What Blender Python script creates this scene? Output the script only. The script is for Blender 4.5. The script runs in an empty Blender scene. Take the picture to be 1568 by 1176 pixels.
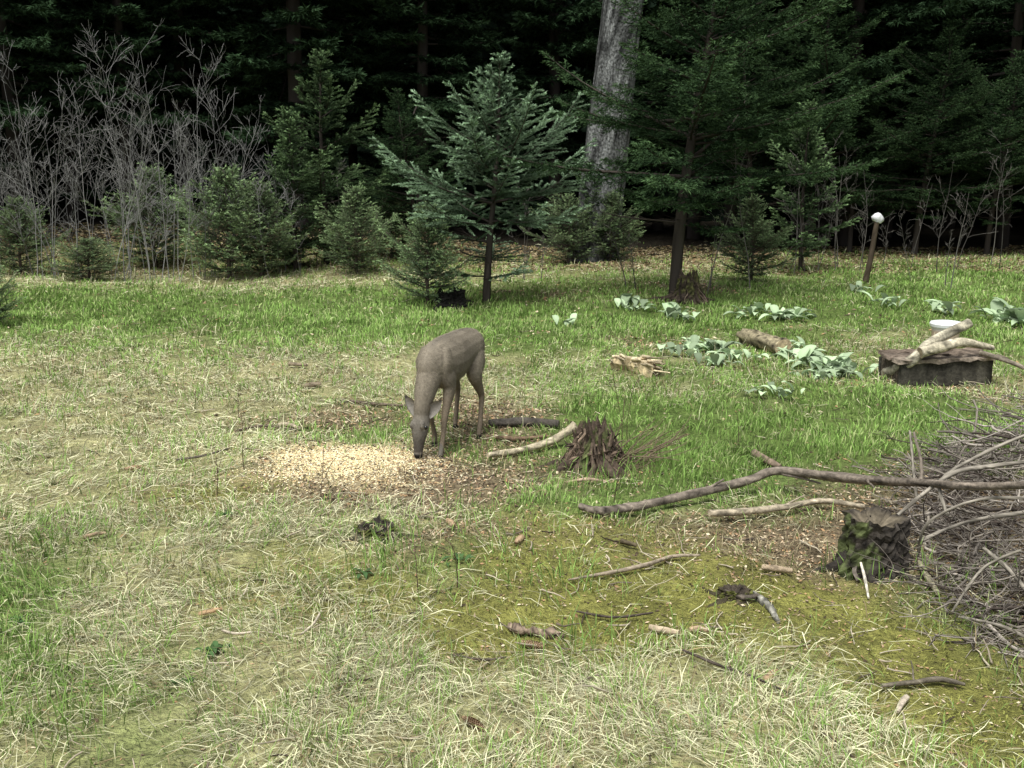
import bpy, math, numpy as np
from mathutils import Vector
R0=np.random.default_rng(7)
scene=bpy.context.scene
# ------------------------------------------------------------------ camera
CAMZ=1.85; PITCH=math.radians(11.7); F=1681.0
cd=bpy.data.cameras.new("camera"); cam=bpy.data.objects.new("camera",cd)
scene.collection.objects.link(cam); cam.location=(0,0,CAMZ)
cam.rotation_euler=(math.radians(90)-PITCH,0,0)
cd.sensor_width=36; cd.lens=18/(784/F); cd.clip_end=600; cd.clip_start=0.05
scene.camera=cam
# ------------------------------------------------------------------ noise / terrain
def vn(x,y,s=0):
    x=np.asarray(x,float);y=np.asarray(y,float)
    xi=np.floor(x);yi=np.floor(y);fx=x-xi;fy=y-yi
    fx=fx*fx*(3-2*fx);fy=fy*fy*(3-2*fy)
    def h(a,b):
        v=np.sin(a*127.1+b*311.7+s*74.7)*43758.5453
        return v-np.floor(v)
    return (h(xi,yi)*(1-fx)+h(xi+1,yi)*fx)*(1-fy)+(h(xi,yi+1)*(1-fx)+h(xi+1,yi+1)*fx)*fy
def fbm(x,y,s=0,o=3):
    t=0;a=.5;k=1
    for i in range(o):
        t=t+a*vn(x*k,y*k,s+i*3);a*=.5;k*=2.1
    return t/(1-.5**o)
def sm(t):
    t=np.clip(t,0,1);return t*t*(3-2*t)
DX,DY=-0.40,7.03
def height(x,y):
    x=np.asarray(x,float);y=np.asarray(y,float)
    n=.16*(fbm(x*.45,y*.45,1)-.5)+.08*(fbm(x*2.1,y*2.1,5)-.5)+.03*(vn(x*9,y*9,9)-.5)
    n=n*(1-.9*np.exp(-((x-DX)**2+(y-DY)**2)/.8))
    return n+.45*sm((y-17.5)/6)*sm((1-x)/5)
def P(px,py,h=0.0):
    rx=(px-784)/F; v=(588-py)/F
    d=np.array([rx,math.cos(PITCH)+v*math.sin(PITCH),-math.sin(PITCH)+v*math.cos(PITCH)])
    z=h
    for _ in range(8):
        t=(CAMZ-z)/(-d[2]); q=np.array([0,0,CAMZ])+d*t
        z=h+float(height(q[0],q[1]))
    q[2]=z
    return q
# ------------------------------------------------------------------ builder
class B:
    def __init__(s): s.V=[];s.Fc=[];s.C=[];s.M=[];s.S=[];s.n=0
    def add(s,V,Fc,C,mat=0,smooth=False):
        V=np.asarray(V,float).reshape(-1,3);Fc=np.asarray(Fc,int).reshape(-1,3)
        C=np.asarray(C,float)
        if C.ndim==1: C=np.tile(C[:3],(len(V),1))
        s.V.append(V);s.Fc.append(Fc+s.n);s.C.append(C)
        s.M.append(np.full(len(Fc),mat));s.S.append(np.full(len(Fc),smooth));s.n+=len(V)
    def mesh(s,name,mats):
        V=np.concatenate(s.V);Fc=np.concatenate(s.Fc);C=np.concatenate(s.C)
        me=bpy.data.meshes.new(name)
        me.vertices.add(len(V));me.vertices.foreach_set("co",V.astype(np.float32).ravel())
        me.loops.add(len(Fc)*3);me.loops.foreach_set("vertex_index",Fc.astype(np.int32).ravel())
        me.polygons.add(len(Fc));me.polygons.foreach_set("loop_start",np.arange(0,len(Fc)*3,3,dtype=np.int32))
        me.polygons.foreach_set("loop_total",np.full(len(Fc),3,np.int32))
        me.polygons.foreach_set("material_index",np.concatenate(s.M).astype(np.int32))
        me.polygons.foreach_set("use_smooth",np.concatenate(s.S))
        a=me.color_attributes.new("Col",'FLOAT_COLOR','POINT')
        a.data.foreach_set("color",np.concatenate([np.clip(C,0,1),np.ones((len(C),1))],1).astype(np.float32).ravel())
        for m in mats: me.materials.append(m)
        me.update(calc_edges=True)
        return me
    def obj(s,name,mats,parent=None,loc=None):
        return link(name,s.mesh(name,mats),parent,loc)
def link(name,me,parent=None,loc=None,rz=0,sc=1,rot=None):
    o=bpy.data.objects.new(name,me);scene.collection.objects.link(o)
    if loc is not None:o.location=loc
    o.rotation_euler=rot if rot is not None else (0,0,rz)
    o.scale=(sc,)*3 if np.isscalar(sc) else sc
    if parent:o.parent=parent
    return o
def unit(v): return v/np.maximum(np.linalg.norm(v,axis=-1,keepdims=True),1e-9)
def segs(b,p0,p1,r0,r1,col,sides=3,mat=0):
    p0=np.asarray(p0);p1=np.asarray(p1);n=len(p0)
    if n==0:return
    r0=np.broadcast_to(r0,(n,));r1=np.broadcast_to(r1,(n,))
    d=unit(p1-p0);ref=np.where(np.abs(d[:,2:3])>.9,np.array([[1.,0,0]]),np.array([[0,0,1.]]))
    a=unit(np.cross(d,ref));c=np.cross(d,a)
    an=np.arange(sides)*2*math.pi/sides
    ring=a[:,None]*np.cos(an)[None,:,None]+c[:,None]*np.sin(an)[None,:,None]
    V=np.concatenate([p0[:,None]+ring*r0[:,None,None],p1[:,None]+ring*r1[:,None,None]],1)
    f=[]
    for k in range(sides):
        k2=(k+1)%sides;f+= [(k,k2,sides+k2),(k,sides+k2,sides+k)]
    f=np.array(f);Fc=f[None]+(np.arange(n)*2*sides)[:,None,None]
    col=np.asarray(col,float)
    C=col if col.ndim==1 else np.repeat(col,2*sides,0)
    b.add(V,Fc,C,mat,True)
def resamp(pts,rad,n):
    pts=np.asarray(pts,float);rad=np.broadcast_to(rad,(len(pts),)).astype(float)
    t=np.linspace(0,len(pts)-1,n);out=np.zeros((n,3));i=np.clip(t.astype(int),0,len(pts)-2);f=(t-i)[:,None]
    p0=pts[np.clip(i-1,0,None)];p1=pts[i];p2=pts[i+1];p3=pts[np.clip(i+2,None,len(pts)-1)]
    out=.5*((2*p1)+(-p0+p2)*f+(2*p0-5*p1+4*p2-p3)*f**2+(-p0+3*p1-3*p2+p3)*f**3)
    return out,np.interp(t,np.arange(len(pts)),rad)
def tube(b,pts,rad,col,sides=8,n=None,rough=.12,mat=0,endcol=None,rng=R0,smooth=True,flat=None,side=None,colvar=.2):
    if n: pts,rad=resamp(pts,rad,n)
    pts=np.asarray(pts,float);n=len(pts);rad=np.broadcast_to(rad,(n,)).astype(float)
    rad2=rad if flat is None else np.asarray(flat,float)
    tg=np.gradient(pts,axis=0);tg=unit(tg)
    a=None;V=[];an=np.arange(sides)*2*math.pi/sides
    prof=1+rough*rng.normal(size=sides)
    for i in range(n):
        if side is not None: a=np.asarray(side,float)
        elif a is None: a=np.array([0,0,1.]) if abs(tg[i,2])<.9 else np.array([1.,0,0])
        a=unit(a-tg[i]*np.dot(a,tg[i]));c=np.cross(tg[i],a)
        prof=prof*.8+.2+rough*.5*rng.normal(size=sides)
        pr=np.clip(prof,.5,1.6)
        V.append(pts[i]+a*(np.cos(an)*rad[i]*pr)[:,None]+c*(np.sin(an)*rad2[i]*pr)[:,None])
    V=np.concatenate(V+[pts[:1],pts[-1:]])
    f=[]
    for i in range(n-1):
        for k in range(sides):
            k2=(k+1)%sides;q=i*sides
            f+=[(q+k,q+k2,q+sides+k2),(q+k,q+sides+k2,q+sides+k)]
    C=np.asarray(col,float)[None]*(1+colvar*rng.normal(size=(len(V),1)))
    b.add(V,f,C,mat,smooth)
    ec=np.asarray(endcol if endcol is not None else col,float)
    for e,(o,pt) in enumerate(((0,pts[0]),((n-1)*sides,pts[-1]))):
        ring=V[o:o+sides]
        fv=[(k,(k+1)%sides,sides) for k in range(sides)]
        if e==0: fv=[(q[1],q[0],q[2]) for q in fv]
        b.add(np.vstack([ring,[pt]]),fv,ec,mat,False)
# ------------------------------------------------------------------ materials
def simple(name,trans=0.,objrand=0.):
    m=bpy.data.materials.new(name);m.use_nodes=True;nt=m.node_tree;N=nt.nodes;L=nt.links
    out=N['Material Output'];N.remove(N['Principled BSDF'])
    at=N.new('ShaderNodeAttribute');at.attribute_name='Col';src=at.outputs['Color']
    if objrand:
        oi=N.new('ShaderNodeObjectInfo');m2=N.new('ShaderNodeMapRange')
        m2.inputs[3].default_value=1-objrand;m2.inputs[4].default_value=1+objrand
        L.new(oi.outputs['Random'],m2.inputs[0]);vm=N.new('ShaderNodeVectorMath');vm.operation='SCALE'
        L.new(src,vm.inputs[0]);L.new(m2.outputs[0],vm.inputs['Scale']);src=vm.outputs[0]
    d=N.new('ShaderNodeBsdfDiffuse');L.new(src,d.inputs[0]);o=d.outputs[0]
    if trans:
        t=N.new('ShaderNodeBsdfTranslucent');L.new(src,t.inputs[0])
        mx=N.new('ShaderNodeMixShader');mx.inputs[0].default_value=trans
        L.new(o,mx.inputs[1]);L.new(t.outputs[0],mx.inputs[2]);o=mx.outputs[0]
    L.new(o,out.inputs[0]);return m
def mat(name,rough=.85,ns=20.,nv=.35,bump=.3,bs=60.,bd=.01,spec=.2,stretch=(1,1,1)):
    m=bpy.data.materials.new(name);m.use_nodes=True;nt=m.node_tree;N=nt.nodes;L=nt.links
    p=N['Principled BSDF']
    at=N.new('ShaderNodeAttribute');at.attribute_name='Col'
    tc=N.new('ShaderNodeTexCoord');mp=N.new('ShaderNodeMapping');mp.inputs['Scale'].default_value=stretch
    L.new(tc.outputs['Object'],mp.inputs[0])
    no=N.new('ShaderNodeTexNoise');no.inputs['Scale'].default_value=ns;no.inputs['Detail'].default_value=4
    L.new(mp.outputs[0],no.inputs['Vector'])
    mr=N.new('ShaderNodeMapRange');mr.inputs[1].default_value=.3;mr.inputs[2].default_value=.7
    mr.inputs[3].default_value=1-nv;mr.inputs[4].default_value=1+nv;L.new(no.outputs[0],mr.inputs[0])
    vm=N.new('ShaderNodeVectorMath');vm.operation='SCALE';L.new(at.outputs['Color'],vm.inputs[0]);L.new(mr.outputs[0],vm.inputs['Scale'])
    L.new(vm.outputs[0],p.inputs['Base Color']);p.inputs['Roughness'].default_value=rough
    p.inputs['Specular IOR Level'].default_value=spec
    if bump:
        n2=N.new('ShaderNodeTexNoise');n2.inputs['Scale'].default_value=bs;n2.inputs['Detail'].default_value=3
        L.new(mp.outputs[0],n2.inputs['Vector']);bp=N.new('ShaderNodeBump');bp.inputs['Strength'].default_value=bump
        bp.inputs['Distance'].default_value=bd;L.new(n2.outputs[0],bp.inputs['Height']);L.new(bp.outputs[0],p.inputs['Normal'])
    return m
M_ground=mat("ground_soil",.95,30,.4,1,70,.04)
M_grass=simple("grass_blade",.15)
M_needle=simple("spruce_needles",0,.22)
M_litter=simple("litter")
M_bark=simple("bark")
M_wood=mat("weathered_wood",.85,35,.4,.7,90,.008)
M_leaf=simple("leaf",.2)
M_twig=simple("twig_bark")
M_fur=mat("deer_fur",.85,70,.18,.4,220,.004)
M_moss=mat("moss_wood",.95,18,.5,1,60,.02)
M_paint=mat("white_plastic",.4,5,.06,0)
M_eye=mat("deer_eye",.15,5,.02,0,spec=.6)
M_big=mat("speckled_bark",.9,32,.85,1,30,.03,stretch=(1,1,.6))
# ------------------------------------------------------------------ ground zones
G,S,MO,L_,C_=0,1,2,3,4
Z=[]
def zone(t,px,py,rx,ry,w):
    c=P(px,py);a=abs(P(px+rx,py)[0]-c[0]);bb=.5*(abs(P(px,py+ry)[1]-c[1])+abs(P(px,py-min(ry,max(py-330,10)))[1]-c[1]))
    Z.append((t,c[0],c[1],a,max(bb,.05),w))
for a in [
 (G,120,470,260,30,2.8),(G,420,500,220,25,2.8),(G,520,462,200,22,1.8),(G,720,480,120,25,2.6),(G,860,500,160,35,2.0),(G,1250,470,300,35,2.8),(G,1500,440,150,25,2.6),
 (G,550,662,80,14,3.2),(G,700,690,30,14,1.2),(G,1120,650,240,65,3.2),(G,1040,720,120,35,2.5),(G,1400,640,140,45,2.1),(G,820,565,120,30,1.2),(G,1450,520,120,25,1.4),(G,980,640,90,40,1.9),(G,260,545,200,20,.9),
 (G,40,930,90,100,1.6),(G,150,1060,140,60,.9),(G,620,850,140,30,.6),(G,1500,960,80,60,1.1),(G,350,470,200,15,1.2),(G,900,760,60,20,1.0),(G,420,1060,260,50,.4),
 (S,120,560,240,45,2.3),(S,420,570,180,35,1.9),(S,150,680,220,70,2.1),(S,240,400,320,20,2.6),(S,420,440,150,14,1.8),(S,350,830,200,60,1.7),(S,350,960,300,90,1.5),(S,750,1060,400,90,1.8),(S,850,600,120,20,1.3),
 (S,800,570,200,22,1.5),(S,1350,525,90,20,2.6),(S,1000,1100,200,60,1.2),(S,1020,600,60,12,1.6),(S,1180,620,60,10,1.0),
 (MO,1050,900,250,70,2.2),(MO,1330,980,220,80,2.4),(MO,900,820,130,35,1.8),(MO,420,740,70,30,.9),(MO,480,890,130,40,1.9),(MO,1500,1080,120,80,1.6),(MO,360,920,80,40,1.6),(MO,850,940,180,50,1.8),(MO,240,760,120,40,1.2),(MO,640,960,200,50,1.3),
 (L_,620,745,190,42,3.2),(L_,480,640,120,16,2.2),(L_,790,648,90,40,2.6),(L_,950,730,80,16,1.8),(L_,1180,830,180,38,3.0),(L_,990,520,70,12,2.2),(L_,1460,800,150,110,4.0),(L_,700,620,60,22,1.4),(L_,1450,600,120,14,1.2),
 (L_,800,455,90,10,1.8),(L_,1050,440,90,10,1.8),(L_,930,385,80,18,2.2),(L_,120,405,50,6,1.5),(L_,620,830,90,12,1.4),(L_,1230,880,120,26,1.4),(L_,800,830,140,16,1.1),(L_,1000,960,120,14,.9),(L_,760,985,90,12,.9),
 (C_,520,705,105,30,4.6),(C_,585,728,110,28,2.0)]: zone(*a)
def weights(x,y):
    W=np.zeros((5,)+np.shape(x));W[G]=.46;W[S]=.53;W[MO]=.34;W[L_]=.14
    wx=x+.45*(fbm(x*1.6,y*1.6,31)-.5)+.16*(fbm(x*7,y*7,33)-.5);wy=y+.6*(fbm(x*1.6,y*1.6,37)-.5)+.2*(fbm(x*7,y*7,39)-.5)
    for t,cx,cy,a,b,w in Z:
        q=((wx-cx)/a)**2+((wy-cy)/b)**2
        W[t]+=w*np.exp(-q*.9)
    for t in range(4):
        W[t]*=.12+1.75*fbm(x*1.8,y*1.8,50+t*7,5)
    W=W**2.2
    return W/W.sum(0)
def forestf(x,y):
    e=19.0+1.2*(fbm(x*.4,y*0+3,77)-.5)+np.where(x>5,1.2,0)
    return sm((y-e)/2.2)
def mound(x,y): return .03*np.exp(-(((x-cm[0])/.36)**2+((y-cm[1])/.32)**2)*1.2)
cm=P(528,708)
GC=np.array([(.12,.18,.042),(.36,.34,.17),(.22,.215,.055),(.19,.145,.09),(.58,.49,.29)])
u=np.linspace(-4.0,4.0,560);gx=4*np.sinh(u);gy=6.5+4*np.sinh(u)
X,Y=np.meshgrid(gx,gy);Hh=height(X,Y)
W=weights(X,Y);col=np.einsum('tij,tk->ijk',W,GC)
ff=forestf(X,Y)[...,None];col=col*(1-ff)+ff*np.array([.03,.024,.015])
mott=(.5+1.*fbm(X*7,Y*7,91))[...,None];col=col*mott
Hh=Hh+mound(X,Y)
n=len(u);idx=np.arange(n*n).reshape(n,n)
q=np.stack([idx[:-1,:-1],idx[:-1,1:],idx[1:,1:],idx[1:,:-1]],-1).reshape(-1,4)
fc=np.concatenate([q[:,[0,1,2]],q[:,[0,2,3]]])
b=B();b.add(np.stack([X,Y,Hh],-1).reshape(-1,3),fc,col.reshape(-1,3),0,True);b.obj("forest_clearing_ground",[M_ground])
# ------------------------------------------------------------------ grass
def blades(b,x,y,L,w,lean,phi,col,zoff=0.,rng=R0):
    n=len(x);z=height(x,y)+zoff;base=np.stack([x,y,z],1)
    d=np.stack([np.cos(phi),np.sin(phi)],1);l1=lean*.6;l2=np.minimum(lean*1.3,1.75)
    flat=lean>1.15;l1=np.where(flat,lean*.95,l1)
    mid=base+(L/2)[:,None]*np.concatenate([d*np.sin(l1)[:,None],np.cos(l1)[:,None]],1)
    ph2=phi+rng.normal(0,.45,n)*flat;d2=np.stack([np.cos(ph2),np.sin(ph2)],1)
    tip=mid+(L/2)[:,None]*np.concatenate([d2*np.sin(l2)[:,None],np.cos(l2)[:,None]],1)
    tip[:,2]=np.maximum(tip[:,2],height(tip[:,0],tip[:,1])+.003)
    ph=phi+rng.normal(0,.5,n);s=np.stack([-np.sin(ph),np.cos(ph),rng.normal(0,.25,n)],1)*(w/2)[:,None]
    V=np.stack([base-s*.8,base+s*.8,mid-s,mid+s,tip],1)
    f=np.array([(0,1,3),(0,3,2),(2,3,4)]);Fc=f[None]+(np.arange(n)*5)[:,None,None]
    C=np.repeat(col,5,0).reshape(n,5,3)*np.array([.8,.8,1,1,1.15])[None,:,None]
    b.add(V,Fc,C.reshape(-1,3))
NB=560000
uu=R0.random(NB);k=.4;lo,hi=2.5**k,24**k;d=(lo+(hi-lo)*uu)**(1/k)
th=R0.uniform(-.56,.56,NB);x=d*np.sin(th);y=d*np.cos(th)
x+= .06*(vn(x*7,y*7,3)-.5)*2;y+=.06*(vn(x*7,y*7,4)-.5)*2
W=weights(x,y);cw=np.cumsum(W,0);r=R0.random(NB);typ=(r[None]>cw[:-1]).sum(0)
keep=np.array([.95,.85,.45,.14,.02])[typ];keep=keep*(1-.93*forestf(x,y));keep*=np.clip(2.6*fbm(x*3.3,y*3.3,123,4)-.6,.04,1.5)
bare=R0.random(NB)<keep
x,y,typ,d=x[bare],y[bare],typ[bare],d[bare];n=len(x)
far=np.clip(d/5,.8,3.6)
phi0=fbm(x*.9,y*.9,200)*4*math.pi
phi=np.where(R0.random(n)<.4,phi0+R0.normal(0,.6,n),R0.uniform(0,2*math.pi,n))
gh=.45+.9*fbm(x*1.3,y*1.3,210)+.25*sm((d-8)/4)
L=np.select([typ==0,typ==1,typ==2],[R0.uniform(.03,.085,n)*gh,R0.uniform(.05,.2,n),R0.uniform(.01,.03,n)],R0.uniform(.03,.11,n))
Wd=np.select([typ==0,typ==1,typ==2],[.0038,.0030,.0036],.003)*R0.uniform(.5,1.5,n)*far**.85
lean=np.select([typ==0,typ==1],[R0.uniform(.15,1.1,n),np.where(R0.random(n)<.05,R0.uniform(.5,1.1,n),R0.uniform(1.28,1.54,n))],R0.uniform(.5,1.5,n))
cg=np.array([.23,.365,.095]);cs=np.array([.66,.64,.42]);cmo=np.array([.27,.28,.08]);cl=np.array([.4,.34,.21])
base=np.stack([cg,cs,cmo,cl,cl])[typ]
v=R0.random((n,1));base=base*(.45+.95*v)
yel=(R0.random(n)<.24)&(typ==0);base[yel]=base[yel]*.4+np.array([.52,.52,.28])*.6*(.6+.6*v[yel])
gs=(R0.random(n)<.28)&(typ==1);base[gs]=cg*(.7+.6*v[gs]);lean[gs]=R0.uniform(.3,1.1,gs.sum());L[gs]*=.6
br=(R0.random(n)<.18)&(typ==1);base[br]=np.array([.33,.26,.15])*(.5+.9*v[br])
pb=.72+.56*fbm(x*1.3,y*1.3,300)[:,None];base=base*pb
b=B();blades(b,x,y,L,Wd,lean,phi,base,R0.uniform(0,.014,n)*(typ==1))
tufts=[(600,850,30),(770,830,22),(862,900,25),(1040,715,50),(620,470,40),(800,480,60),(1300,420,60),(700,690,20),(590,870,25),(930,750,15),(1020,735,30),(540,445,40),(905,985,20),(95,1100,30),(30,1010,40),(1000,760,15),(1190,660,40),(1420,640,30),(980,450,60),(440,900,10),(1540,480,60),(1250,690,30),(640,905,12),(810,1010,10),(1060,985,10),(740,790,16),(1530,900,30),(870,715,16),(960,735,26),(935,745,18),(850,700,10),(1000,715,30),(1300,880,14),(1385,880,14),(1260,700,30)]
for px,py,k in tufts:
    c=P(px,py);dd=c[1];s=.05+.012*dd
    xx=c[0]+R0.normal(0,s,k*2);yy=c[1]+R0.normal(0,s,k*2);m=len(xx)
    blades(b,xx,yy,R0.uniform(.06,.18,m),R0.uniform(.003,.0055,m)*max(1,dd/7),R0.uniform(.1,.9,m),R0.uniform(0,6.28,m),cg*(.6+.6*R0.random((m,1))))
b.obj("meadow_grass",[M_grass])
# ------------------------------------------------------------------ litter: chips, corn, twigs
def flakes(b,x,y,z,s,col,rng=R0,el=2.):
    n=len(x);c=np.stack([x,y,z],1);ph=rng.uniform(0,6.28,n)
    a=np.stack([np.cos(ph),np.sin(ph),rng.normal(0,.3,n)],1)*(s*el/2)[:,None]
    e=np.stack([-np.sin(ph),np.cos(ph),rng.normal(0,.4,n)],1)*(s/2)[:,None]
    up=np.array([0,0,1.])*(s*.35)[:,None]
    V=np.stack([c-a,c+e,c+a,c-e,c+up],1)
    f=np.array([(0,1,4),(1,2,4),(2,3,4),(3,0,4)])[:,[1,0,2]]
    b.add(V,f[None]+(np.arange(n)*5)[:,None,None],np.repeat(col,5,0))
n=210000;uu=R0.random(n);d=(2.6**.6+(22**.6-2.6**.6)*uu)**(1/.6);th=R0.uniform(-.55,.55,n);x=d*np.sin(th);y=d*np.cos(th)
W=weights(x,y);kp=R0.random(n)<np.clip(W[L_]*1.0+.5*W[C_]+.15*W[MO]+.045,0,1)
x,y,d=x[kp],y[kp],d[kp];n=len(x);pal=np.array([(.33,.23,.14),(.18,.13,.09),(.46,.36,.24),(.38,.24,.13),(.64,.54,.38),(.07,.055,.035),(.1,.075,.05)])
b=B();flakes(b,x,y,height(x,y)+.005+mound(x,y),R0.uniform(.005,.014,n)*np.clip(d/6,.7,2),pal[R0.integers(0,7,n)]*(.7+.6*R0.random((n,1))),el=2.4)
b.obj("leaf_litter",[M_litter])
n=22000;x=cm[0]+R0.normal(0,.34,n)+.08;y=cm[1]+R0.normal(-.03,.26,n)
W=weights(x,y);kp=R0.random(n)<np.clip(W[C_]*.85+.10,0,1);x,y=x[kp],y[kp];n=len(x)
b=B();z=height(x,y)+mound(x,y)+.003
flakes(b,x,y,z,R0.uniform(.006,.011,n),np.array([(.84,.72,.42),(.9,.84,.6),(.72,.57,.30),(.55,.42,.24)])[R0.integers(0,4,n)]*(.75+.4*R0.random((n,1))),el=1.5)
b.obj("corn_feed_pile",[M_litter])
b=B()
def stick(b,p,L,r,az,el=0.,bend=.15,col=(.16,.13,.1),rng=R0,sides=5,n=6):
    d=np.array([math.cos(az)*math.cos(el),math.sin(az)*math.cos(el),math.sin(el)]);pts=[np.array(p,float)]
    for i in range(n-1):
        d=unit(d+rng.normal(0,bend,3)*np.array([1,1,.5]));pts.append(pts[-1]+d*L/(n-1))
    pts=np.array(pts)
    if el<=.25:
        hh=height(pts[:,0],pts[:,1]);pts[:,2]=np.maximum(pts[:,2],hh+r*.6+.006)
    tube(b,pts,np.linspace(r,r*.55,n),col,sides,rough=.08,rng=rng)
    return pts
for i in range(1700):
    d=2.8+R0.random()**1.3*12;th=R0.uniform(-.5,.5);x,y=d*math.sin(th),d*math.cos(th)
    w=weights(np.array([x]),np.array([y]))[:,0]
    if R0.random()>.2+w[L_]*1.0+.5*w[MO]:continue
    c=[(.16,.13,.1),(.35,.3,.22),(.07,.055,.04),(.5,.44,.33)][R0.integers(0,4)]
    stick(b,(x,y,float(height(x,y))+.014),R0.uniform(.04,.22)*R0.uniform(.5,1.1),R0.uniform(.0015,.0055),R0.uniform(0,6.28),R0.uniform(0,.14),.25,c,sides=4,n=5)
b.obj("fallen_twigs",[M_litter])
# ------------------------------------------------------------------ named sticks
def pathobj(name,pp,rad,col,hs=0.02,n=24,sides=8,m=None,rough=.1,endcol=None,forks=(),colvar=.2):
    hs=np.broadcast_to(hs,(len(pp),))+.006;pts=[P(a,c,h) for (a,c),h in zip(pp,hs)]
    b=B();tube(b,pts,rad,col,sides,n=n,rough=rough,endcol=endcol,colvar=colvar)
    for (i,az,L,r,el) in forks: stick(b,pts[i],L,r,az,el,.12,col)
    return b.obj(name,[m or M_wood])
pathobj("fallen_branch",[(888,775),(915,782),(955,778),(1000,770),(1080,752),(1140,738),(1188,722),(1250,727),(1330,735),(1410,739),(1480,744),(1600,742)],[.017,.023,.022,.024,.024,.026,.026,.024,.023,.021,.019,.016],(.18,.15,.12),[.035,.035,.04,.045,.06,.08,.11,.14,.2,.3,.4,.5],70,9,rough=.16,colvar=.35,forks=((9,1.4,.28,.01,1.0),(4,.3,.12,.01,.6),(6,-.6,.25,.01,-.2),(8,-1.9,.3,.009,.1)))
pathobj("fallen_branch",[(1086,786),(1140,783),(1200,777),(1260,767),(1325,776)],[.018,.020,.018,.017,.012],(.34,.29,.21),.045,30,8,rough=.15,colvar=.35,endcol=(.5,.42,.3),forks=((3,-.4,.3,.009,0),(2,.9,.15,.007,.5)))
pathobj("fallen_log",[(747,697),(800,689),(848,674),(880,652)],[.021,.023,.027,.032],(.38,.33,.23),[.03,.035,.05,.13],24,9,rough=.14,colvar=.35,endcol=(.6,.5,.36))
pathobj("fallen_log",[(748,648),(800,646),(856,649)],[.022,.034,.027],(.08,.07,.058),.03,14,8)
pathobj("rotten_stick",[(745,668),(790,672),(840,668)],[.012,.016,.01],(.16,.11,.07),.015,12,6)
pathobj("rotten_stick",[(270,704),(310,698),(352,686)],[.006,.008,.005],(.12,.1,.08),.02,12,6)
pathobj("rotten_stick",[(360,660),(400,652),(455,658)],[.008,.01,.006],(.14,.11,.08),.02,12,6)
pathobj("rotten_stick",[(425,652),(440,650),(458,655)],[.014,.017,.012],(.4,.34,.24),.02,8,6)
pathobj("rotten_stick",[(520,612),(580,616),(640,622)],[.010,.012,.008],(.13,.1,.075),.02,12,6)
pathobj("rotten_stick",[(462,592),(478,590),(492,588)],[.02,.026,.016],(.2,.16,.11),.02,8,6)
pathobj("rotten_stick",[(443,558),(470,559)],[.02,.014],(.2,.16,.11),.025,8,6)
pathobj("fallen_stick",[(870,888),(925,878),(985,866),(1030,852),(1072,850)],[.004,.009,.012,.011,.006],(.28,.23,.17),.02,22,6,forks=((2,2.2,.12,.004,.3),))
pathobj("fallen_stick",[(1168,868),(1190,870),(1212,874)],[.014,.016,.012],(.36,.28,.19),.02,8,7,endcol=(.5,.4,.28))
pathobj("fallen_stick",[(995,960),(1018,965),(1040,968)],[.011,.014,.01],(.45,.36,.25),.015,10,7)
pathobj("fallen_stick",[(1056,964),(1070,962),(1084,966)],[.008,.012,.008],(.38,.28,.18),.015,8,7)
pathobj("fallen_stick",[(1045,995),(1100,1018),(1150,1035),(1210,1062)],[.004,.006,.005,.003],(.07,.055,.045),.02,14,5)
pathobj("fallen_stick",[(1350,1050),(1400,1045),(1440,1040),(1478,1048)],[.007,.010,.012,.006],(.14,.12,.09),.02,14,6,rough=.2,forks=((1,1.2,.1,.004,.4),))
pathobj("fallen_stick",[(1375,1090),(1380,1078),(1388,1068)],[.006,.011,.012],(.42,.36,.28),.015,10,6)
pathobj("fallen_stick",[(460,972),(480,955),(492,935)],[.004,.006,.004],(.5,.43,.33),.025,10,5)
pathobj("fallen_stick",[(305,940),(322,936),(340,932)],[.009,.01,.007],(.42,.28,.16),.02,8,6)
pathobj("fallen_stick",[(340,965),(360,970),(385,968)],[.004,.006,.004],(.5,.43,.33),.025,10,5)
pathobj("fallen_stick",[(128,822),(145,818),(162,816)],[.009,.011,.007],(.34,.25,.16),.02,8,6)
pathobj("fallen_stick",[(880,935),(940,945),(1000,938)],[.004,.006,.004],(.07,.055,.045),.02,10,5)
pathobj("fallen_stick",[(690,1002),(740,1010),(775,1006)],[.003,.005,.003],(.09,.07,.055),.02,10,5)
pathobj("fallen_stick",[(1110,905),(1140,915),(1160,912)],[.008,.013,.009],(.12,.1,.08),.02,10,6)
pathobj("birch_bark_piece",[(1148,905),(1165,918),(1180,932),(1192,952)],[.016,.02,.017,.008],(.26,.25,.21),.004,14,8,rough=.4,colvar=.5)
pathobj("fallen_stick",[(1408,862),(1418,880),(1436,908)],[.014,.016,.011],(.33,.3,.2),.025,10,7)
pathobj("fallen_stick",[(1318,862),(1324,885),(1330,915)],[.006,.008,.005],(.65,.6,.5),[.06,.03,.01],10,5)
pathobj("rotten_wood_chunk",[(778,958),(800,966),(830,968),(864,972)],[.012,.022,.024,.012],(.2,.15,.11),.01,26,8,rough=.6,colvar=.6,endcol=(.4,.33,.25))
pathobj("rotten_stick",[(868,738),(900,734),(930,738)],[.008,.012,.006],(.36,.27,.19),.02,10,6)
pathobj("rotten_stick",[(1155,694),(1175,705),(1195,715)],[.025,.024,.014],(.2,.15,.11),.03,10,7)
pathobj("rotten_stick",[(950,828),(975,835)],[.012,.01],(.1,.08,.05),.02,8,6)
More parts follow.
